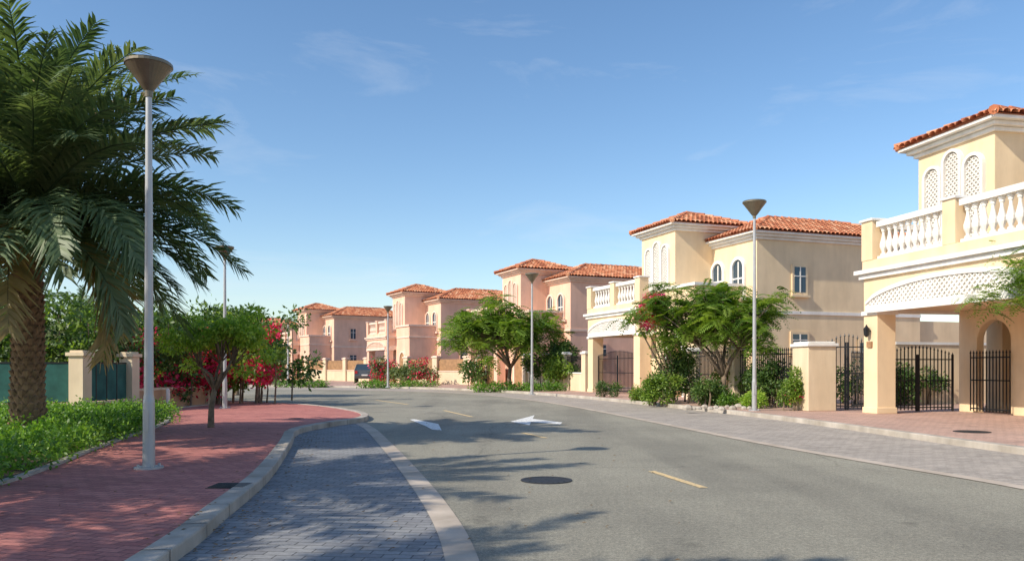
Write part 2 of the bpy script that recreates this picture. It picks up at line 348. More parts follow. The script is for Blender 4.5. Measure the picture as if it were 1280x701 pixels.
# ------------------------------------------------------------------ roof
def hip_roof(par,x0,x1,y0,y1,z,over=.45,pitch=22,name='roof'):
    X0,X1,Y0,Y1=x0-over,x1+over,y0-over,y1+over; tp=math.tan(math.radians(pitch)); W=X1-X0;D=Y1-Y0;h=min(W,D)/2
    top=z+h*tp
    mb=MB()
    if W<D: r=[((X0+X1)/2,Y0+h,top),((X0+X1)/2,Y1-h,top)]
    else: r=[(X0+h,(Y0+Y1)/2,top),(X1-h,(Y0+Y1)/2,top)]
    e=[(X0,Y0,z),(X1,Y0,z),(X1,Y1,z),(X0,Y1,z)]
    vs=e+r
    if W<D: fs=[(0,1,4),(1,2,5,4),(2,3,5),(3,0,4,5)]
    else: fs=[(0,1,5,4),(1,2,5),(2,3,4,5),(3,0,4)]
    mb.add(vs,fs+[(0,3,2,1)])
    mb.obj(name+'_deck',['terra'],par)
    t=MB(); cw=.24; rl=.38
    sides=[((X0,Y0),(1,0),(0,1),W,D),((X1,Y0),(0,1),(-1,0),D,W),((X1,Y1),(-1,0),(0,-1),W,D),((X0,Y1),(0,-1),(1,0),D,W)]
    for o,a,b,ln,dp in sides:
        nc=int(ln/cw); c_=ln/nc
        for i in range(nc):
            s=(i+.5)*c_; mt=min(s,ln-s,dp/2)
            tt=-.06
            while tt<mt-.08:
                t2=min(tt+rl+.03,mt+.05); vs=[];ra=c_*.5
                for q,(tq,lift) in enumerate(((tt,.05),(t2,.015))):
                    for j in range(5):
                        an=math.pi*j/4; ss=s+ra*math.cos(an)*(1 if q==0 else .85); hh=ra*.75*math.sin(an)+lift
                        vs.append((o[0]+a[0]*ss+b[0]*tq,o[1]+a[1]*ss+b[1]*tq,z+tq*tp+hh))
                t.add(vs,[(j,j+1,j+6,j+5) for j in range(4)],0,random.random()); tt+=rl
    def cap(p,q):
        p=Vector(p);q=Vector(q);L=(q-p).length;n=max(1,int(L/.4))
        for i in range(n):
            a=p.lerp(q,i/n)+Vector((0,0,.07));b=p.lerp(q,(i+1)/n)+Vector((0,0,.05)); k=len(t.f); t.tube([a,b],[.13,.105],8); 
            rr=random.random()
            for w in range(k,len(t.f)): t.r[w]=rr
    ends=[4,4,5,5] if W<D else [4,5,5,4]
    for i in range(4): cap(e[i],r[ends[i]-4])
    if abs(W-D)>.3: cap(r[0],r[1])
    t.obj(name+'_tiles',['tile'],par,rnd=True,recalc=False)
    f=MB()
    f.box(X0+.05,X1-.05,Y0+.05,Y1-.05,z-.10,z-.003)
    f.box(x0-.24,x1+.24,y0-.24,y1+.24,z-.22,z-.102)
    f.box(x0-.10,x1+.10,y0-.10,y1+.10,z-.34,z-.222)
    f.obj(name+'_cornice',[par['trim']],par,bevel=.02)
def arch_poly(c,w,z0,z1,n=10):
    r=w/2; return [(c-r,z0),(c+r,z0)]+[(c+r*math.cos(a),z1-r+r*math.sin(a)) for a in [math.pi*i/n for i in range(n+1)]]
fx=lambda p,q,a:(a,p,q)
fy=lambda p,q,a:(p,a,q)
def strips_in(mb,inside,y0,y1,z0,z1,fn,a0,a1,step=.16,w=.028,m=0):
    H=z1-z0;Wd=y1-y0
    for sgn in (1,-1):
        c=-(H)-step
        while c<Wd+H:
            seg=[];N_=60
            for i in range(N_+1):
                t=i/N_; z=z0+H*t; y=(y0+c+H*t) if sgn>0 else (y0+c+H*(1-t))
                ok=y0<y<y1 and inside(y,z); seg.append((ok,y,z))
            st=None
            for i,(ok,y,z) in enumerate(seg+[(False,0,0)]):
                if ok and st is None: st=(y,z);last=(y,z)
                elif ok: last=(y,z)
                elif st is not None:
                    if abs(last[1]-st[1])>.03:
                        d=w*.7; mb.prism([(st[0]-d,st[1]),(st[0]+d,st[1]),(last[0]+d,last[1]),(last[0]-d,last[1])],a0,a1+(.003 if sgn>0 else 0),fn,m)
                    st=None
            c+=step
def arch_ring(mb,c,w,z0,z1,t,a0,a1,fn,m=0):
    n=12;r=w/2;ro=r+t
    inn=[(c+r*math.cos(math.pi*i/n),z1-r+r*math.sin(math.pi*i/n)) for i in range(n+1)]
    out=[(c+ro*math.cos(math.pi*i/n),z1-r+ro*math.sin(math.pi*i/n)) for i in range(n+1)]
    inn=[(c+r,z0)]+inn+[(c-r,z0)]; out=[(c+ro,z0)]+out+[(c-ro,z0)]
    mb.prism(out+inn[::-1],a0,a1,fn,m)
def lattice_window(par,x,yc,z0,heights,w,step=.15):
    mb=MB(); k=len(heights)
    for i,h in enumerate(heights):
        c=yc+(i-(k-1)/2)*(w+.2)
        mb.prism(arch_poly(c,w,z0,z0+h),x-.02,x+.01,fx,1)
        arch_ring(mb,c,w,z0,z0+h,.085,x-.12,x+.01,fx,0)
        r=w/2; ins=lambda y,z,c=c,h=h,r=r: (abs(y-c)<r-.01 and (z<z0+h-r or (y-c)**2+(z-(z0+h-r))**2<(r-.01)**2))
        strips_in(mb,ins,c-r,c+r,z0,z0+h,fx,x-.06,x-.021,step,.03,0)
    tot=k*w+(k-1)*.2+.3
    mb.box(x-.16,x+.01,yc-tot/2,yc+tot/2,z0-.14,z0-.002,0)
    mb.obj('lattice_window',[par['trim'],'panel'],par)
BAL=[(.075,0),(.075,.05),(.04,.08),(.045,.12),(.088,.24),(.09,.33),(.06,.45),(.036,.58),(.034,.66),(.055,.70),(.055,.74),(.075,.76),(.075,.82)]
def balustrade(par,segs,z,h=.9,sp=.26,seg=9,posts=()):
    mb=MB()
    for (x0,y0,x1,y1) in segs:
        L=math.hypot(x1-x0,y1-y0); n=max(1,int(L/sp))
        for i in range(n):
            t=(i+.5)/n; mb.lathe(x0+(x1-x0)*t,y0+(y1-y0)*t,[(r*1.15,z+.10+zz*(h-.1)/.82) for r,zz in BAL],seg,0,cap=False)
        a,b=sorted((x0,x1));c,d=sorted((y0,y1))
        mb.box(a-(.11 if a==b else 0),b+(.11 if a==b else 0),c-(.11 if c==d else 0),d+(.11 if c==d else 0),z,z+.10)
        mb.box(a-(.15 if a==b else 0),b+(.15 if a==b else 0),c-(.15 if c==d else 0),d+(.15 if c==d else 0),z+h,z+h+.16)
    mb.obj('balustrade',[par['trim']],par)
    mp=MB()
    for (x,y,w) in posts:
        mp.box(x-w/2,x+w/2,y-w/2,y+w/2,z-.002,z+h+.2,0); mp.box(x-w/2-.05,x+w/2+.05,y-w/2-.05,y+w/2+.05,z+h+.202,z+h+.28,1)
    mp.obj('balustrade_posts',[par['wall'],par['trim']],par,bevel=.02)
def sq_window(par,mb,fn,a,c,z0,w,h,sgn=-1):
    mb.prism([(c-w/2-.12,z0-.12),(c+w/2+.12,z0-.12),(c+w/2+.12,z0+h+.12),(c-w/2-.12,z0+h+.12)],a,a+sgn*.07,fn,0)
    mb.prism([(c-w/2,z0),(c+w/2,z0),(c+w/2,z0+h),(c-w/2,z0+h)],a+sgn*.071,a+sgn*.076,fn,1)
    mb.prism([(c-.025,z0),(c+.025,z0),(c+.025,z0+h),(c-.025,z0+h)],a+sgn*.077,a+sgn*.10,fn,2)
    mb.prism([(c-w/2,z0+h*.62),(c+w/2,z0+h*.62),(c+w/2,z0+h*.62+.04),(c-w/2,z0+h*.62+.04)],a+sgn*.077,a+sgn*.099,fn,2)
    mb.prism([(c-w/2-.2,z0-.22),(c+w/2+.2,z0-.22),(c+w/2+.2,z0-.122),(c-w/2-.2,z0-.122)],a,a+sgn*.16,fn,0)
def wall_arch(mb,fn,a0,a1,p0,p1,z0,z1,c,w,h,m=0):
    r=w/2
    mb.prism([(p0,z0),(c-r,z0),(c-r,z1),(p0,z1)],a0,a1,fn,m)
    mb.prism([(c+r,z0),(p1,z0),(p1,z1),(c+r,z1)],a0,a1,fn,m)
    n=12; arc=[(c-r*math.cos(math.pi*i/n),h-r+r*math.sin(math.pi*i/n)) for i in range(n+1)]
    mb.prism(arc+[(c+r,z1),(c-r,z1)],a0,a1,fn,m)
def house(origin,theta,s,z,wall,trim,tower,main,near=False,L=5.8,ent=True,panelstep=.17):
    e=empty('villa',(origin[0],origin[1],z),math.radians(theta),s); e['wall']=wall; e['trim']=trim
    w=MB(); tr=MB()
    D=5.0; pw=.62
    for (x,y) in ((0,-pw),(0,-L),(D-.7,-pw)):
        w.box(x,x+pw,y,y+pw,0,3.08); tr.box(x-.05,x+pw+.05,y-.05,y+pw+.05,2.9,3.02); w.box(x-.03,x+pw+.03,y-.03,y+pw+.03,0,.18)
    w.box(0,D+1,-L,0,3.08,4.0)
    tr.box(-.10,D+.9,-L-.10,.10,3.98,4.12); tr.box(-.20,D+.9,-L-.20,.20,4.122,4.24)
    w.box(-.03,D+1,-L-.03,.03,4.242,4.52)
    a0,a1=-.0,-.09
    y0,y1=-L+.25,-.25; c=(y0+y1)/2; hw=(y1-y0)/2
    def top(y): return 3.28+.56*(1-((y-c)/hw)**2)**.6 if abs(y-c)<hw else 3.28
    ys=[y0+(y1-y0)*i/20 for i in range(21)]
    tr.prism([(y0,3.06),(y1,3.06)]+[(y,top(y)) for y in reversed(ys)],a0-.002,a1+.03,fx)
    outp=[(y,top(y)) for y in ys]; inn=[(y,max(3.2,top(y)-.12)) for y in ys]
    tr.prism(outp+inn[::-1],a1+.028,a1-.05,fx)
    tr.prism([(y0,2.96),(y1,2.96),(y1,3.18),(y0,3.18)],a1+.029,a1-.04,fx)
    ps=MB(); strips_in(ps,lambda y,zz: zz<top(y)-.1,y0,y1,3.18,3.85,fx,a1+.03-.001,a1-.02,panelstep,.03)
    ps.obj('lattice_fascia',[trim],e)
    for yy,sg in ((-L,-1),(0,1)):
        tr.prism([(.3,2.98),(D-.3,2.98),(D-.3,3.3),(D/2,3.78),(.3,3.3)],yy+sg*.003,yy+sg*.06,fy)
    segs=[(0.2,-L+.5,.2,-L/2-.28),(0.2,-L/2+.28,.2,-.5),(.5,-.2,tower[2] if tower[1]>-.5 else D,-.2)]
    posts=[(.2,-.2,.5),(.2,-L/2,.45),(.2,-L+.2,.5)]
    if tower[0]>-L+.5: segs.append((.5,-L+.2,tower[2]+1,-L+.2))
    balustrade(e,segs,4.52,.95,.25 if near else .3,10 if near else 6,posts)
    bx=3.3 if near else 4.4
    if near:
        wall_arch(w,fx,bx,bx+.25,-L+.01,-.02,0,3.075,-1.35,1.25,2.75)
        w.box(bx+1.3,bx+1.5,-L,-.03,0,3.07)
        w.box(bx+.251,bx+1.3,-L,-L+.2,0,3.07)
    else:
        w.box(bx,bx+.2,-L+.01,-.02,0,3.07)
    tu0,tu1,tv0,tv1,tz=tower
    w.box(tv0,tv1,tu0,tu1,3.5 if near else 0,tz-.3)
    hip_roof(e,tv0,tv1,tu0,tu1,tz,.46,21,'tower_roof')
    lattice_window(e,tv0-.002,(tu0+tu1)/2,4.9,[2.3,2.6,2.3] if near else [2.35,2.6,2.35],.58)
    if ent:
        w.box(.9,5,-9.2,-L-.002,0,5.0); tr.box(.8,5.1,-9.3,-L-.003,5.0,5.14); tr.box(.84,5,-9.26,-L-.25,4.0,4.12)
        g=MB(); arch_ring(g,-7.6,1.3,.0,2.7,.15,.9-.002,.78,fx,0); g.prism(arch_poly(-7.6,1.3,0,2.7),.9-.001,.86,fx,1)
        g.obj('entrance_door',[trim,'wood'],e)
    if main:
        mu0,mu1,mv0,mv1,mz=main
        w.box(mv0,mv1,mu0,mu1,0,mz-.3)
        tr.box(mv0-.05,mv1,mu0-.05,mu1+.05,3.75,3.9)
        hip_roof(e,mv0,mv1,mu0,mu1,mz,.46,21,'main_roof')
        w.box(mv1+.001,mv1+7,mu0+.2,mu1,0,3.6)
        g=MB()
        sq_window(e,g,fy,mu0,mv0+2.3,4.75,.62,1.15)
        sq_window(e,g,fy,mu0,mv0+2.3,2.1,.8,.75)
        sq_window(e,g,fy,mu0,mv0+6.3,1.2,1.1,1.3)
        g.obj('side_windows',[wall,'glass','white'],e)
        g=MB(); yc=(mu0+mu1)/2-.3
        for k,ww in ((yc-.9,.8),(yc+.7,.8)):
            arch_ring(g,k,ww,4.6,6.3,.14,mv0-.002,mv0-.12,fx,0); g.prism(arch_poly(k,ww,4.6,6.3),mv0-.001,mv0-.03,fx,1)
            g.prism([(k-.03,4.6),(k+.03,4.6),(k+.03,6.2),(k-.03,6.2)],mv0-.031,mv0-.06,fx,2)
            g.prism([(k-.4,5.4),(k+.4,5.4),(k+.4,5.46),(k-.4,5.46)],mv0-.031,mv0-.058,fx,2)
        g.box(mv0-.2,mv0-.002,yc-1.7,yc+1.5,4.4,4.56,0)
        g.obj('arched_windows',[trim,'glass','white'],e)
    w.obj('walls',[wall],e,bevel=.015 if near else 0); tr.obj('mouldings',[trim],e,bevel=.015 if near else 0)
    return e
def local(o,theta,s,x,y):
    t=math.radians(theta); return (o[0]+s*(x*math.cos(t)-y*math.sin(t)),o[1]+s*(x*math.sin(t)+y*math.cos(t)))
def fit(theta,s,px,ytop,v=1.4,u=-6.7,H=7.9):
    d=(H*s+.12-1.5)*1000/(HZ-ytop); c=A(px,d); q=local((0,0),theta,s,v,u); return (c[0]-q[0],c[1]-q[1])
TW=(-6.7,-3.5,1.4,5.2,8.2); MN=(-10.1,-5.1,3.5,13,7.4)
H1=(10.55,24.0)
h1=house(H1,12,1,.12,'stucco','white',(-3.0,-.1,1.8,5.5,8.02),(-12,-7.5,4.5,13,7.4),near=True,ent=False,L=6.9)
hs=[]
for th,s,px,yt,wl,tr in ((20,1,844,287,'stucco','white'),(24,1,651,341,'stucco_haze','white_haze'),(28,.95,506,369,'stucco_haze','white_haze'),(33,.9,383,390,'stucco_haze','white_haze'),(36,.88,268,402,'stucco_haze','white_haze')):
    o=fit(th,s,px,yt); hs.append((o,th,s)); house(o,th,s,.12,wl,tr,TW,MN,panelstep=.17 if px==844 else .3)
e=h1; mb=MB(); mb.box(-.05,-.003,-.42,-.2,1.95,2.12,0); mb.obj('number_plaque',['wood'],e)
mb=MB(); mb.lathe(-.13,-.31,[(.02,2.25),(.07,2.3),(.09,2.5),(.04,2.56),(.01,2.62)],8); mb.box(-.13,-.003,-.33,-.29,2.42,2.45); mb.obj('wall_lantern',['iron'],e)
# ------------------------------------------------------------------ fences, piers, walls
def iron_fence(name,a,b,h=1.7,z=.12,sp=.12,gate=False):
    a=Vector(a);b=Vector(b);d=b-a;L=d.length;mb=MB();ang=math.atan2(d.y,d.x);n=int(L/sp)
    for i in range(n+1):
        x=L*i/n; hh=h+(.22*math.sin(math.pi*i/n) if gate else 0)
        mb.box(x-.012,x+.012,-.012,.012,.06,hh); mb.lathe(x,0,[(.012,hh+.002),(.03,hh+.03),(.001,hh+.12)],5,cap=False)
    for zz in (.12,h*.55,h-.12): mb.box(0,L,-.02,.02,zz,zz+.035)
    if gate:
        for x in (0,L/2-.03,L/2+.03,L): mb.box(x-.025,x+.025,-.026,.026,.02,h+.05)
    ob=mb.obj(name,['iron'],None); ob.location=(a.x,a.y,z); ob.rotation_euler=(0,0,ang); return ob
def pier(mb,p,ang,w=.55,h=2.0,z=.1,m=0,mc=1):
    c,s_=math.cos(ang),math.sin(ang)
    def bx(hw,z0,z1,mm):
        vs=[]
        for zz in (z0,z1):
            for (x,y) in ((-hw,-hw),(hw,-hw),(hw,hw),(-hw,hw)): vs.append((p[0]+x*c-y*s_,p[1]+x*s_+y*c,z+zz))
        mb.add(vs,[(0,3,2,1),(4,5,6,7),(0,1,5,4),(1,2,6,5),(2,3,7,6),(3,0,4,7)],mm)
    bx(w/2,0,h,m); bx(w/2+.06,h+.002,h+.10,mc); bx(w/2-.02,h+.102,h+.16,mc)
def wallseg(mb,a,b,t,z0,z1,m=0):
    a=Vector(a);b=Vector(b);d=(b-a).normalized();n=Vector((-d.y,d.x))*t/2
    P=[a-n,b-n,b+n,a+n]; vs=[(q.x,q.y,z0) for q in P]+[(q.x,q.y,z1) for q in P]
    mb.add(vs,[(0,3,2,1),(4,5,6,7),(0,1,5,4),(1,2,6,5),(2,3,7,6),(3,0,4,7)],m)
def boundary(name,a,b,step,hw,hp,mats,z=.1,pw=.5,panel=None,ends=True):
    a=Vector(a);b=Vector(b);L=(b-a).length;n=max(1,round(L/step));ang=math.atan2(b.y-a.y,b.x-a.x);mb=MB()
    for i in range(n+1): pier(mb,a.lerp(b,i/n),ang,pw,hp,z)
    d=(b-a)/L
    for i in range(n):
        p=a.lerp(b,i/n)+d*(pw/2-.01);q=a.lerp(b,(i+1)/n)-d*(pw/2-.01)
        wallseg(mb,p,q,.2,z,z+hw,0); wallseg(mb,p,q,.28,z+hw+.002,z+hw+.07,1)
        if panel: wallseg(mb,p,q,.06,z+hw+.072,z+hp-.12,2)
    return mb.obj(name,mats)
pr=(9.55,25.3)
mb=MB(); pier(mb,pr,math.radians(100),.95,2.0,.12); mb.obj('gate_pier',['stucco_w','white'],bevel=.02)
iron_fence('iron_gate',(10.05,25.45),(11.1,25.1),2.1,gate=True)
iron_fence('iron_fence',(11.0,25.9),(13.6,28.6),1.8)
iron_fence('iron_gate',local(H1,12,1,3.0,-.1),local(H1,12,1,.7,.1),1.7,gate=True)
iron_fence('iron_gate',local(H1,12,1,3.15,-.65),local(H1,12,1,3.15,-2.1),1.75)
iron_fence('iron_fence',local(H1,12,1,3.15,-2.7),local(H1,12,1,3.15,-6.2),1.75)
iron_fence('iron_fence',(9.2,26.0),(8.4,29.6),1.9); iron_fence('iron_fence',(8.35,29.9),(7.6,33.2),1.9)
mb=MB(); pier(mb,(8.38,29.75),.2,.5,2.0,.12); pier(mb,(7.55,33.4),.2,.5,2.0,.12); mb.obj('fence_pier',['stucco_w','white'],bevel=.02)
iron_fence('iron_gate',local(*hs[0],.3,-.7),local(*hs[0],.3,-5.1),1.9,gate=True,sp=.14)
mb=MB(); wallseg(mb,(13.9,29.2),(22,31.5),.25,.1,2.3,0); wallseg(mb,(13.9,29.2),(22,31.5),.33,2.302,2.4,1); mb.obj('garden_wall',['stucco','white'])
for i in range(len(hs)-1):
    a=local(*hs[i],0.2,.5); b=local(*hs[i+1],.6,-9.5)
    boundary('boundary_wall',a,b,3.2,1.0,2.1,['stucco_w','white','wood'] if i==0 else ['stucco_w','white_haze','wood'],panel=(i!=0))
    if i==0: iron_fence('iron_fence',a,b,1.9)
    j=hs[i+1]; p=local(*j,.35,-.75); q=local(*j,.35,-5.1)
    mb=MB(); wallseg(mb,p,q,.08,.14,2.1,0)
    P_=Vector(p);Q_=Vector(q)
    for k in range(9):
        c=P_.lerp(Q_,(k+.5)/9); d=(Q_-P_).normalized()*.05; wallseg(mb,c-d,c+d,.14,.14,2.15,1 if k%4==0 else 0)
    mb.obj('timber_gate' ,['wood','white'])
a=local(*hs[-1],0,.5); boundary('boundary_wall',a,(a[0]-25,a[1]+6),3.5,1.2,2.0,['stucco_w','white_haze','wood'],panel=True)
def mesh_wall(pts):
    mb=MB()
    for i in range(len(pts)-1):
        a=Vector(pts[i]);b=Vector(pts[i+1]);ang=math.atan2(b.y-a.y,b.x-a.x); d=(b-a).normalized()
        pier(mb,a,ang,.42,1.7,.1,1,1)
        p=a+d*.2;q=b-d*.2
        wallseg(mb,p,q,.2,.1,.42,0); wallseg(mb,p,q,.26,.422,.48,1)
        wallseg(mb,p,q,.03,.50,1.58,2); wallseg(mb,p,q,.05,1.582,1.63,3)
        for t in (.25,.5,.75): c=p.lerp(q,t); wallseg(mb,c-d*.02,c+d*.02,.05,.481,1.58,3)
    pier(mb,pts[-1],ang,.42,1.7,.1,1,1)
    mb.obj('boundary_wall',['lowwall','stucco_w','mesh','iron'])
mesh_wall([(-26,20.2),(-22.6,20.8),(-19.2,21.4),(-15.7,22.0),(-12.25,22.7),(-12.05,25.2)])
mb=MB(); wallseg(mb,(-12.03,25.45),(-11.3,29.2),.22,.1,.72,0); wallseg(mb,(-12.03,25.45),(-11.3,29.2),.28,.722,.8,1); pier(mb,(-11.25,29.45),1.4,.4,1.3,.1,1,1); mb.obj('low_garden_wall',['lowwall','stucco_w'])
# ------------------------------------------------------------------ street lamps
def street_lamp(p,H,z=.12):
    e=empty('street_lamp',(p[0],p[1],z))
    mb=MB(); k=H/6.2
    mb.lathe(0,0,[(.19,0),(.19,.025)],16); mb.lathe(0,0,[(.08,.026),(.075,.9),(.068,.95),(.062,1.0),(.04,H-.55*k)],14)
    for a in range(4): mb.lathe(.14*math.cos(a*1.571+.78),.14*math.sin(a*1.571+.78),[(.02,.025),(.02,.06)],6)
    mb.obj('pole',['steel'],e,smooth=False)
    mb=MB(); hb=H-.47*k
    mb.lathe(0,0,[(.05,hb-.08),(.055,hb),(.09*k,hb+.04*k),(.21*k,hb+.21*k),(.33*k,hb+.37*k),(.345*k,hb+.38*k),(.345*k,hb+.42*k),(.31*k,hb+.43*k)],28)
    mb.obj('lantern_bowl',['bronze'],e,smooth=False)
    mb=MB(); mb.lathe(0,0,[(.33*k,hb+.421*k+.012),(.25*k,hb+.45*k),(.05,hb+.47*k)],24); mb.obj('lantern_lid',['lampglass'],e)
    mb=MB(); mb.box(-.035,.035,-.085,-.065,.5,.8); mb.obj('access_door',['steel'],e)
def lamp_px(px,yb,yt,z=.12):
    p=G(px,yb,z); street_lamp(p,(yb-yt)*p[1]/1000,z)
lamp_px(186,585,76); lamp_px(281,510,307); lamp_px(943,513,250); lamp_px(665,493,341); lamp_px(485,484,382); lamp_px(360,481,398)
mb=MB(); c=G(210,512,.12); mb.lathe(c[0],c[1],[(.06,.12),(.06,.75),(.03,.8)],10); mb.obj('bollard',['white'])
# ------------------------------------------------------------------ trees
def grow_tree(name,base,top_clusters,trunk_h,r,leafmats,n=0,L=0,W=0,lean=(0,0),forks=4,leafargs={}, spray=None):
    e=empty(name,(0,0,0)); mb=MB(); b=Vector((base[0],base[1],.1)); fk=b+Vector((lean[0],lean[1],trunk_h))
    m1=b.lerp(fk,.5)+Vector((random.uniform(-.1,.1),random.uniform(-.1,.1),0))
    mb.tube([b,b.lerp(m1,.1),m1,fk],[r*1.5,r*1.1,r*.9,r*.8],9)
    cs=sorted(top_clusters,key=lambda c:math.atan2(c[1]-fk.y,c[0]-fk.x)); per=max(1,len(cs)//forks)
    for g in range(0,len(cs),per):
        grp=cs[g:g+per]; cen=Vector((sum(c[0] for c in grp)/len(grp),sum(c[1] for c in grp)/len(grp),sum(c[2] for c in grp)/len(grp)))
        mid=fk.lerp(cen,.55)+Vector((0,0,-.1)); mb.tube([fk-Vector((0,0,.1)),fk.lerp(mid,.5)+Vector((random.uniform(-.1,.1),0,.03)),mid],[r*.62,r*.5,r*.38],7)
        for c in grp:
            t=Vector(c[:3]); q=mid.lerp(t,.5)+Vector((random.uniform(-.15,.15),random.uniform(-.15,.15),random.uniform(0,.2)))
            mb.tube([mid,q,t],[r*.3,r*.18,r*.06],5)
    mb.obj('trunk',['bark'],e,smooth=True)
    if spray: spray_cloud('foliage',top_clusters,*spray,leafmats,e)
    else: leaf_cloud('foliage',top_clusters,n,L,W,leafmats,e,**leafargs)
    return e
def crown(c,R,k,cr,shell=.45,low=-.35):
    out=[]; ph=[random.uniform(0,6.28) for _ in range(4)]
    while len(out)<k:
        d=Vector((random.gauss(0,1),random.gauss(0,1),random.gauss(0,1))).normalized(); t=random.uniform(shell,1)
        if d.z<low: continue
        a=math.atan2(d.y,d.x); lump=1+.16*math.sin(3*a+ph[0])+.12*math.sin(5*a+ph[1]+3*d.z)+.1*math.sin(7*d.z+ph[2])
        t*=lump; q=cr*random.uniform(.65,1.35)
        out.append((c[0]+d.x*R[0]*t,c[1]+d.y*R[1]*t,c[2]+d.z*R[2]*t,q,q,q*.5))
    return out
b=(7.6,28.6)
cl=crown((7.5,29.2,3.15),(2.7,2.3,1.6),135,.42,.4,-.6)
grow_tree('flame_tree',b,cl,1.1,.12,['leaf'],forks=6,spray=(14,.6,9,.17,.065))
cl=[]
for _ in range(34):
    t=random.random(); cl.append((4.75+1.3*t+random.gauss(0,.12),30.4+random.gauss(0,.25),2.5+1.25*math.sin(2.2*t+.3)+random.gauss(0,.22),.26,.26,.2,1 if random.random()<.62 else 0))
e=empty('bougainvillea'); mb=MB()
for k in range(5): mb.tube([(6.35,31.2,.1),(6.2-.12*k,30.9,1.5),(5.9-.25*k,30.5,2.9+.1*(k%2))],[.05,.04,.02],6)
mb.obj('stems',['bark'],e); leaf_cloud('foliage',cl,120,.12,.09,['leaf','pink'],e)
cl=[(random.gauss(6.3,.3),random.gauss(31.6,.3),random.uniform(.6,2.8),.4,.4,.4) for _ in range(18)]
leaf_cloud('climber_foliage',cl,170,.13,.08,['leafd'],e)
cl=crown((-.65,48.5,3.5),(3.6,3,2.1),140,.6,.35,-.6)
grow_tree('flame_tree',(-.1,48.6),cl,1.4,.14,['leaf'],forks=6,spray=(12,.85,7,.27,.12))
cl=crown((2.9,47.8,1.9),(1.0,.9,1.0),18,.45); grow_tree('garden_tree',(2.9,47.9),cl,.9,.08,['leafd'],200,.22,.09)
cl=crown((-6.6,18.3,2.12),(1.15,1.0,.66),46,.24)+[(-7.3,18.2,1.55,.25,.25,.15),(-6.1,18.2,1.4,.28,.25,.15),(-5.6,18.3,1.75,.25,.25,.15)]
grow_tree('small_street_tree',(-6.85,18.2),cl,.95,.07,['leafb'],170,.11,.05,lean=(.1,0),forks=5,leafargs=dict(flat=.4,droop=.3))
cl=crown((12.55,17.3,3.55),(1.95,2.0,1.05),80,.36,.4,-.6); grow_tree('flame_tree',(13.1,17.2),cl,1.7,.12,['leaf'],forks=5,spray=(16,.5,10,.12,.042))
def bush(name,cl,n,L,W,mats,frac=None):
    e=empty(name); mb=MB()
    for c in cl[::3]: mb.tube([(c[0],c[1],.05),(c[0]+.05,c[1],c[2]*.5),(c[0],c[1],c[2])],[.04,.03,.012],5)
    mb.obj('stems',['bark'],e); leaf_cloud('foliage',cl,n,L,W,mats,e,frac=frac,flat=.3)
    return e
def blob(px,d,z,rx,rz,k,cr):
    x,y=A(px,d); out=[]
    for _ in range(k):
        a=random.uniform(0,6.28);t=random.random()**.5; out.append((x+rx*t*math.cos(a),y+rx*.7*t*math.sin(a),max(.2,z+rz*random.uniform(-1,1)*(1-t*.4)),cr*random.uniform(.7,1.3),cr,cr*.85))
    return out
bush('shrub',blob(826,29.8,.68,.62,.5,20,.28),190,.10,.06,['leaf'])
bush('shrub',blob(882,28.4,.62,.55,.45,16,.26),190,.10,.055,['leafd'])
bush('shrub',blob(962,27.2,.95,.66,.7,24,.28),190,.11,.06,['leafd'])
bush('shrub',blob(990,25.2,.8,.3,.6,14,.2),150,.10,.05,['leaf','red'],.06)
bush('shrub',blob(850,31,1.2,.8,.9,20,.35),170,.12,.06,['leafd'])
bush('shrub',blob(925,30,.95,.9,.7,20,.3),170,.12,.06,['leaf'])
bush('shrub',blob(940,26.6,.4,.35,.25,9,.2),170,.1,.05,['leafb'])
bush('shrub',blob(912,28.2,.35,.5,.14,10,.2),170,.14,.03,['leafy'])
bush('flowering_shrub',blob(800,32.2,.4,.35,.25,9,.22),150,.1,.05,['leaf','red'],.08)
bush('shrub',blob(760,36.5,.5,.5,.3,9,.25),150,.1,.05,['leafd'])
bush('shrub',blob(1090,29,.9,1.6,.7,24,.4),150,.13,.07,['leafd'])
bush('shrub',blob(1140,30,.9,1.2,.5,14,.35),150,.13,.07,['leafd'])
mb=MB()
for px in range(860,940,7):
    p=G(px,511+random.uniform(-1.5,1.5),.12); r=random.uniform(.08,.17); mb.lathe(p[0],p[1],[(r*.9,.115),(r,.12+r*.4),(r*.6,.12+r*.85),(.01,.12+r)],6)
mb.obj('garden_rocks',['concrete'])
bush('hedge',[(*A(px+random.uniform(-4,4),46+random.uniform(-.6,.6)+(640-px)*.02),.32,.45,.4,.28) for px in range(594,704,7)],170,.15,.07,['leafy'])
bush('hedge',[(*A(px+random.uniform(-4,4),55+random.uniform(-.5,.5)),.3,.5,.4,.25) for px in range(455,540,7)],120,.17,.08,['leafy'])
bush('hedge',[(*A(px+random.uniform(-4,4),57+random.uniform(-.5,.5)),.3,.5,.4,.22) for px in range(352,415,7)],120,.17,.08,['leafy'])
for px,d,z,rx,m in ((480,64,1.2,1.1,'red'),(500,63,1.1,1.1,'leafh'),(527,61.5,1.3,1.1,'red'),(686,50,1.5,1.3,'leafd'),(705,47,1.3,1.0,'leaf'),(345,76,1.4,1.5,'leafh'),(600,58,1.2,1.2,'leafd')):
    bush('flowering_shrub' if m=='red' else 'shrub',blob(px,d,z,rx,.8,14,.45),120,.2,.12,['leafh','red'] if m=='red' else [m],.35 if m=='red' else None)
bed=[(-6.0,9.2),(-6.35,11),(-6.95,13.2),(-7.6,16),(-8.4,19.3),(-9.6,22.4),(-12.0,22.4),(-16,21.6),(-24,20),(-24,8),(-12,4.5),(-7,4.5),(-6.1,7)]
sheet('planting_bed_soil',bed,.125,'soil')
cl=[]
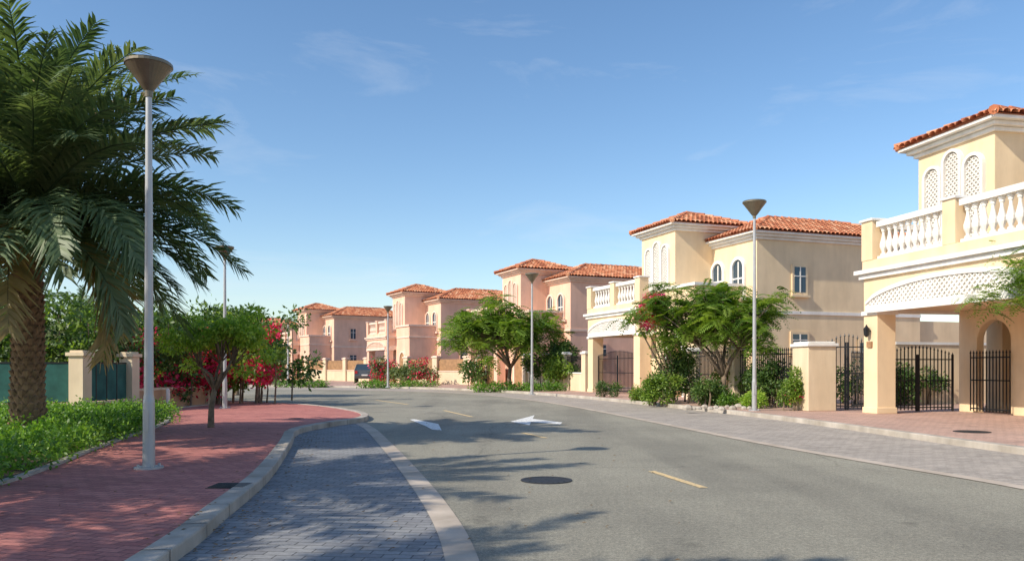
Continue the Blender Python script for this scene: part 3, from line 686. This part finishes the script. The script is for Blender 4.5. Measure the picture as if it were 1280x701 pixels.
while len(cl)<720:
    p=(random.uniform(-18,-6),random.uniform(6,22.4))
    if p[0]<-.75*p[1]-2: continue
    if inside(p,bed): 
        r=random.uniform(.18,.42); cl.append((p[0],p[1],.2+random.uniform(0,.22),r,r,random.uniform(.12,.28)))
leaf_cloud('groundcover',cl,110,.08,.045,['leafy'],None,flat=.35,droop=0)
ribbon('concrete_edging',smooth([(-6.1,7),(-6.0,9.2),(-6.35,11),(-6.95,13.2),(-7.6,16),(-8.4,19.3),(-9.6,22.4),(-11.0,25),(-10.9,29)],5),-.05,.05,.1,.16,'concrete')
cl=[]
for _ in range(150):
    x=random.uniform(-20,-12.9); y=random.uniform(24,27.5); cl.append((x,y,random.uniform(.8,3.7-.35*abs(math.sin(x*1.3))),.55,.5,.42))
bush('hedge',cl,220,.17,.09,['leafd','leaf'],.3)
cl=[]
for _ in range(60):
    t=random.random(); x=-12.6+1.6*t+random.uniform(-.5,.5); y=25.8+4.5*t+random.uniform(-.4,.4); cl.append((x,y,random.uniform(.5,2.5),.4,.4,.36))
bush('bougainvillea',cl,190,.14,.10,['leafd','red'],.42)
cl=[(random.gauss(-10.2,.75),random.gauss(29.8,.6),random.uniform(.9,2.9),.38,.38,.32) for _ in range(44)]
bush('bougainvillea',cl,180,.15,.11,['leaf','red'],.48)
cl=[(random.gauss(-13.2,1.6),random.gauss(31.8,1),random.uniform(.9,3.6),.6,.6,.5) for _ in range(70)]
bush('garden_tree',cl,200,.2,.1,['leafd','leaf'],.3)
cl=crown((-13.6,39,2.8),(2.2,1.8,1.3),50,.6); grow_tree('garden_tree',(-13.6,39.5),cl,1.2,.12,['leafd'],200,.24,.11)
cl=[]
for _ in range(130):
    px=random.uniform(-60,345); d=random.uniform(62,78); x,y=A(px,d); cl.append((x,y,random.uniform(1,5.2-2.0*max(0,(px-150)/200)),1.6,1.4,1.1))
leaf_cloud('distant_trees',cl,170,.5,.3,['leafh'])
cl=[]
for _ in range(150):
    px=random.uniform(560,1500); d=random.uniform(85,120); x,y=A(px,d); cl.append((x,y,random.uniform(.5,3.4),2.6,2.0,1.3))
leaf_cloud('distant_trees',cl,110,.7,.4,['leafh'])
# ------------------------------------------------------------------ palms
def palm(name,p,th,R,nf,rot=0,seed=1,tr=.27,lean=(0,0),nl=78):
    rs=np.random.default_rng(seed); e=empty(name,(p[0],p[1],.1),rot)
    mb=MB(); k=14; pts=[];rad=[]
    for i in range(k+1):
        t=i/k; pts.append((lean[0]*t*t,lean[1]*t*t,th*t)); rad.append(tr*(1.15-.28*t+.12*math.exp(-t*9)))
    mb.tube(pts,rad,18); mb.obj('trunk_core',['palmbark'],e,smooth=True)
    sc=MB(); rows=int(th/.12)
    for i in range(rows):
        t=(i+.5)/rows; r=tr*(1.15-.28*t+.12*math.exp(-t*9)); m=11
        for j in range(m):
            a=2*math.pi*(j+.5*(i%2))/m; w=math.pi*r/m*.95; ca,sa=math.cos(a),math.sin(a); cx,cy,cz=lean[0]*t*t,lean[1]*t*t,th*t
            def P(rr,tt,zz): return (cx+ca*rr-sa*tt,cy+sa*rr+ca*tt,cz+zz)
            q=rs.uniform(.03,.065)
            sc.add([P(r-.01,-w,0),P(r-.01,0,-.12),P(r-.01,w,0),P(r+q,w*.55,.06),P(r+q,-w*.55,.06),P(r-.02,0,.10)],[(0,1,4),(1,2,3),(1,3,4),(4,3,5),(0,4,5),(3,2,5)],0 if t<.86 else 1)
    for j in range(44):
        a=rs.uniform(0,6.28); zz=th+rs.uniform(-.45,.25); l=rs.uniform(.25,.5); r=tr*.8; d=Vector((math.cos(a),math.sin(a),rs.uniform(.5,1.2))).normalized(); b0=Vector((lean[0]+math.cos(a)*r,lean[1]+math.sin(a)*r,zz))
        sc.tube([b0,b0+d*l*.5,b0+d*l],[.09,.07,.045],5,1)
    sc.obj('trunk_scales',['palmbark','boot'],e,recalc=True)
    V=[];F=[];MI=[];RN=[];rc=MB(); off=0
    for f in range(nf):
        g=f/nf; az=f*2.399963+rs.uniform(-.2,.2); el=math.radians(84-98*g**1.0+rs.uniform(-8,8)); Lf=R*rs.uniform(.85,1.12)*(.86+.14*math.sin(math.pi*min(1,g*1.2)))
        dry=1 if g>.96 or rs.random()<.04 else 0; fr=rs.uniform(0,.5)
        drp=rs.uniform(.65,1.2)*(.6+.6*g); steps=22; pos=Vector((lean[0],lean[1],th)); path=[]
        hd=Vector((math.cos(az),math.sin(az),0)); side=Vector((-math.sin(az),math.cos(az),0)); sw=rs.uniform(-.35,.35); tw=rs.uniform(-.6,.6)
        for i in range(steps+1):
            t=i/steps; ee=el-drp*1.2*t**1.4; dd=(hd*math.cos(ee)+Vector((0,0,math.sin(ee)))+side*sw*t).normalized(); path.append((pos.copy(),dd)); pos=pos+dd*(Lf/steps)
        rc.tube([q[0] for q in path[::3]],[.035*(1-.85*i/7.4) for i in range(len(path[::3]))],5,dry)
        for i in range(nl):
            t=.12+.88*i/nl; x=t*steps; a=int(min(x,steps-1)); q=path[a][0].lerp(path[a+1][0],x-a); d=path[a][1]
            up=side.cross(d).normalized()
            if up.z<0: up=-up
            sdv=(side*math.cos(tw*t)+up*math.sin(tw*t))
            ll=(.66*math.sin(math.pi*min(1,.2+t*.78))**.6+.1)*R/4.2*rs.uniform(.75,1.2)
            for sg in (-1,1):
                if rs.random()<.05: continue
                ld=(sdv*sg*(.78+rs.uniform(-.2,.2))+d*(.6+.4*t+rs.uniform(-.15,.15))+up*rs.uniform(-.1,.5)).normalized(); tip=q+ld*ll+Vector((0,0,-rs.uniform(.1,.35)*ll)); midp=q+ld*ll*.5; w=.024*R/4.2
                wd=d.cross(ld).cross(ld).normalized()*w
                V+= [tuple(q-wd*.6),tuple(q+wd*.6),tuple(midp+wd),tuple(midp-wd),tuple(tip+wd*.15),tuple(tip-wd*.15)]
                F+= [(off,off+1,off+2,off+3),(off+3,off+2,off+4,off+5)]; off+=6; MI+=[dry,dry]; rr=fr+rs.uniform(0,.45); RN+=[rr,rr]
    rc.obj('frond_stems',['palmleaf','palmdry'],e)
    npmesh('fronds',np.array(V),np.array(F),np.array(RN),['palmleaf','palmdry'],np.array(MI),e)
    return e
palm('date_palm',G(35,551,.1),4.2,4.15,124,0,3,.24,nl=84)
palm('date_palm',(-10.5,6.4),4.6,4.2,46,1.1,5)
palm('date_palm',(-9.3,.6),4.6,4.2,40,2.1,8)
palm('date_palm',(-17.5,27),3.0,2.6,34,2.1,9,.2)
palm('date_palm',(-18.2,34),2.7,2.5,34,.4,12,.2)
# ------------------------------------------------------------------ parked car
def car(p,rot):
    e=empty('parked_car',(p[0],p[1],.12),rot)
    mb=MB(); prof=[(-2.1,.35),(2.15,.35),(2.2,.75),(1.95,.98),(1.05,1.05),(-2.1,1.1),(-2.15,.6)]
    mb.prism(prof,-.86,.86,fy); mb.obj('body',['carpaint'],e,bevel=.07)
    mb=MB(); b=[(-2.05,1.09),(1.0,1.04),(.35,1.52),(-1.85,1.56)]
    vs=[(x,-.82 if z<1.2 else -.66,z) for x,z in b]+[(x,.82 if z<1.2 else .66,z) for x,z in b]
    mb.add(vs,[(0,1,2,3),(7,6,5,4),(0,4,5,1),(1,5,6,2),(2,6,7,3),(3,7,4,0)]); mb.obj('cabin_glass',['glass'],e)
    mb=MB(); mb.box(-1.85,.33,-.65,.65,1.555,1.61)
    for x0,x1 in ((1.02,.37),(-.3,-.35),(-2.05,-1.85)):
        for sg in (-1,1): mb.tube([(x0,sg*.83,1.06),(x1,sg*.67,1.57)],[.05,.04],6)
    mb.obj('roof_and_pillars',['carpaint'],e,bevel=.02)
    mb=MB()
    for x in (-1.35,1.4):
        for sg in (-1,1): mb.tube([(x,sg*.68,.33),(x,sg*.89,.33)],[.33,.33],18)
    mb.obj('wheels',['tyre'],e)
    mb=MB(); mb.box(-2.175,-2.13,-.83,-.6,.78,1.02); mb.box(-2.175,-2.13,.6,.83,.78,1.02); mb.obj('tail_lamps',['redlamp'],e)
    mb=MB(); mb.box(-2.19,-2.15,-.26,.26,.6,.72); mb.obj('number_plate',['wpaint'],e)
car(A(457,70),math.radians(98))
# ------------------------------------------------------------------ light, sky, camera
el=math.radians(37); az=math.atan2(-.85,-.50)
S=Vector((math.sin(az)*math.cos(el),math.cos(az)*math.cos(el),math.sin(el)))
sun=bpy.data.lights.new('sun','SUN'); sun.energy=5.0; sun.angle=math.radians(.5); sun.color=(1,.91,.76)
so=bpy.data.objects.new('sun',sun); so.rotation_euler=S.to_track_quat('Z','Y').to_euler(); so.location=(0,0,40); scene.collection.objects.link(so)
w=bpy.data.worlds.new('World'); scene.world=w; w.use_nodes=True; nt=w.node_tree; bg=nt.nodes['Background']
sky=nt.nodes.new('ShaderNodeTexSky'); sky.sky_type='NISHITA'; sky.sun_disc=False; sky.sun_elevation=el; sky.sun_rotation=az%(2*math.pi)
sky.air_density=1.0; sky.dust_density=.6; sky.ozone_density=1.6
hsv=nt.nodes.new('ShaderNodeHueSaturation'); hsv.inputs['Saturation'].default_value=1.15; hsv.inputs['Value'].default_value=1.18; nt.links.new(sky.outputs[0],hsv.inputs['Color'])
tc=nt.nodes.new('ShaderNodeTexCoord'); mp=nt.nodes.new('ShaderNodeMapping'); mp.inputs['Scale'].default_value=(2.2,2.2,9); mp.inputs['Rotation'].default_value=(0,math.radians(8),0); mp.inputs['Location'].default_value=(.6,.3,.2)
nt.links.new(tc.outputs['Generated'],mp.inputs[0])
cn=nt.nodes.new('ShaderNodeTexNoise'); cn.inputs['Scale'].default_value=1.3; cn.inputs['Detail'].default_value=10; cn.inputs['Roughness'].default_value=.62; cn.inputs['Distortion'].default_value=.7
nt.links.new(mp.outputs[0],cn.inputs['Vector'])
cr=nt.nodes.new('ShaderNodeValToRGB'); cr.color_ramp.elements[0].position=.55; cr.color_ramp.elements[0].color=(0,0,0,1); cr.color_ramp.elements[1].position=.88; cr.color_ramp.elements[1].color=(.36,.36,.36,1)
nt.links.new(cn.outputs[0],cr.inputs[0])
mx=nt.nodes.new('ShaderNodeMixRGB'); mx.inputs[2].default_value=(6.3,6.5,6.7,1)
nt.links.new(cr.outputs[0],mx.inputs[0]); nt.links.new(hsv.outputs[0],mx.inputs[1]); nt.links.new(mx.outputs[0],bg.inputs[0])
bg.inputs[1].default_value=.15
cam=bpy.data.cameras.new('camera'); co=bpy.data.objects.new('camera',cam); scene.collection.objects.link(co)
co.location=(0,0,1.5); co.rotation_euler=(math.radians(90),0,0); cam.sensor_width=36; cam.lens=28.125; cam.shift_y=107.5/1280; cam.clip_end=3000
scene.camera=co
scene.view_settings.view_transform='Standard'; scene.view_settings.look='None'; scene.view_settings.exposure=0
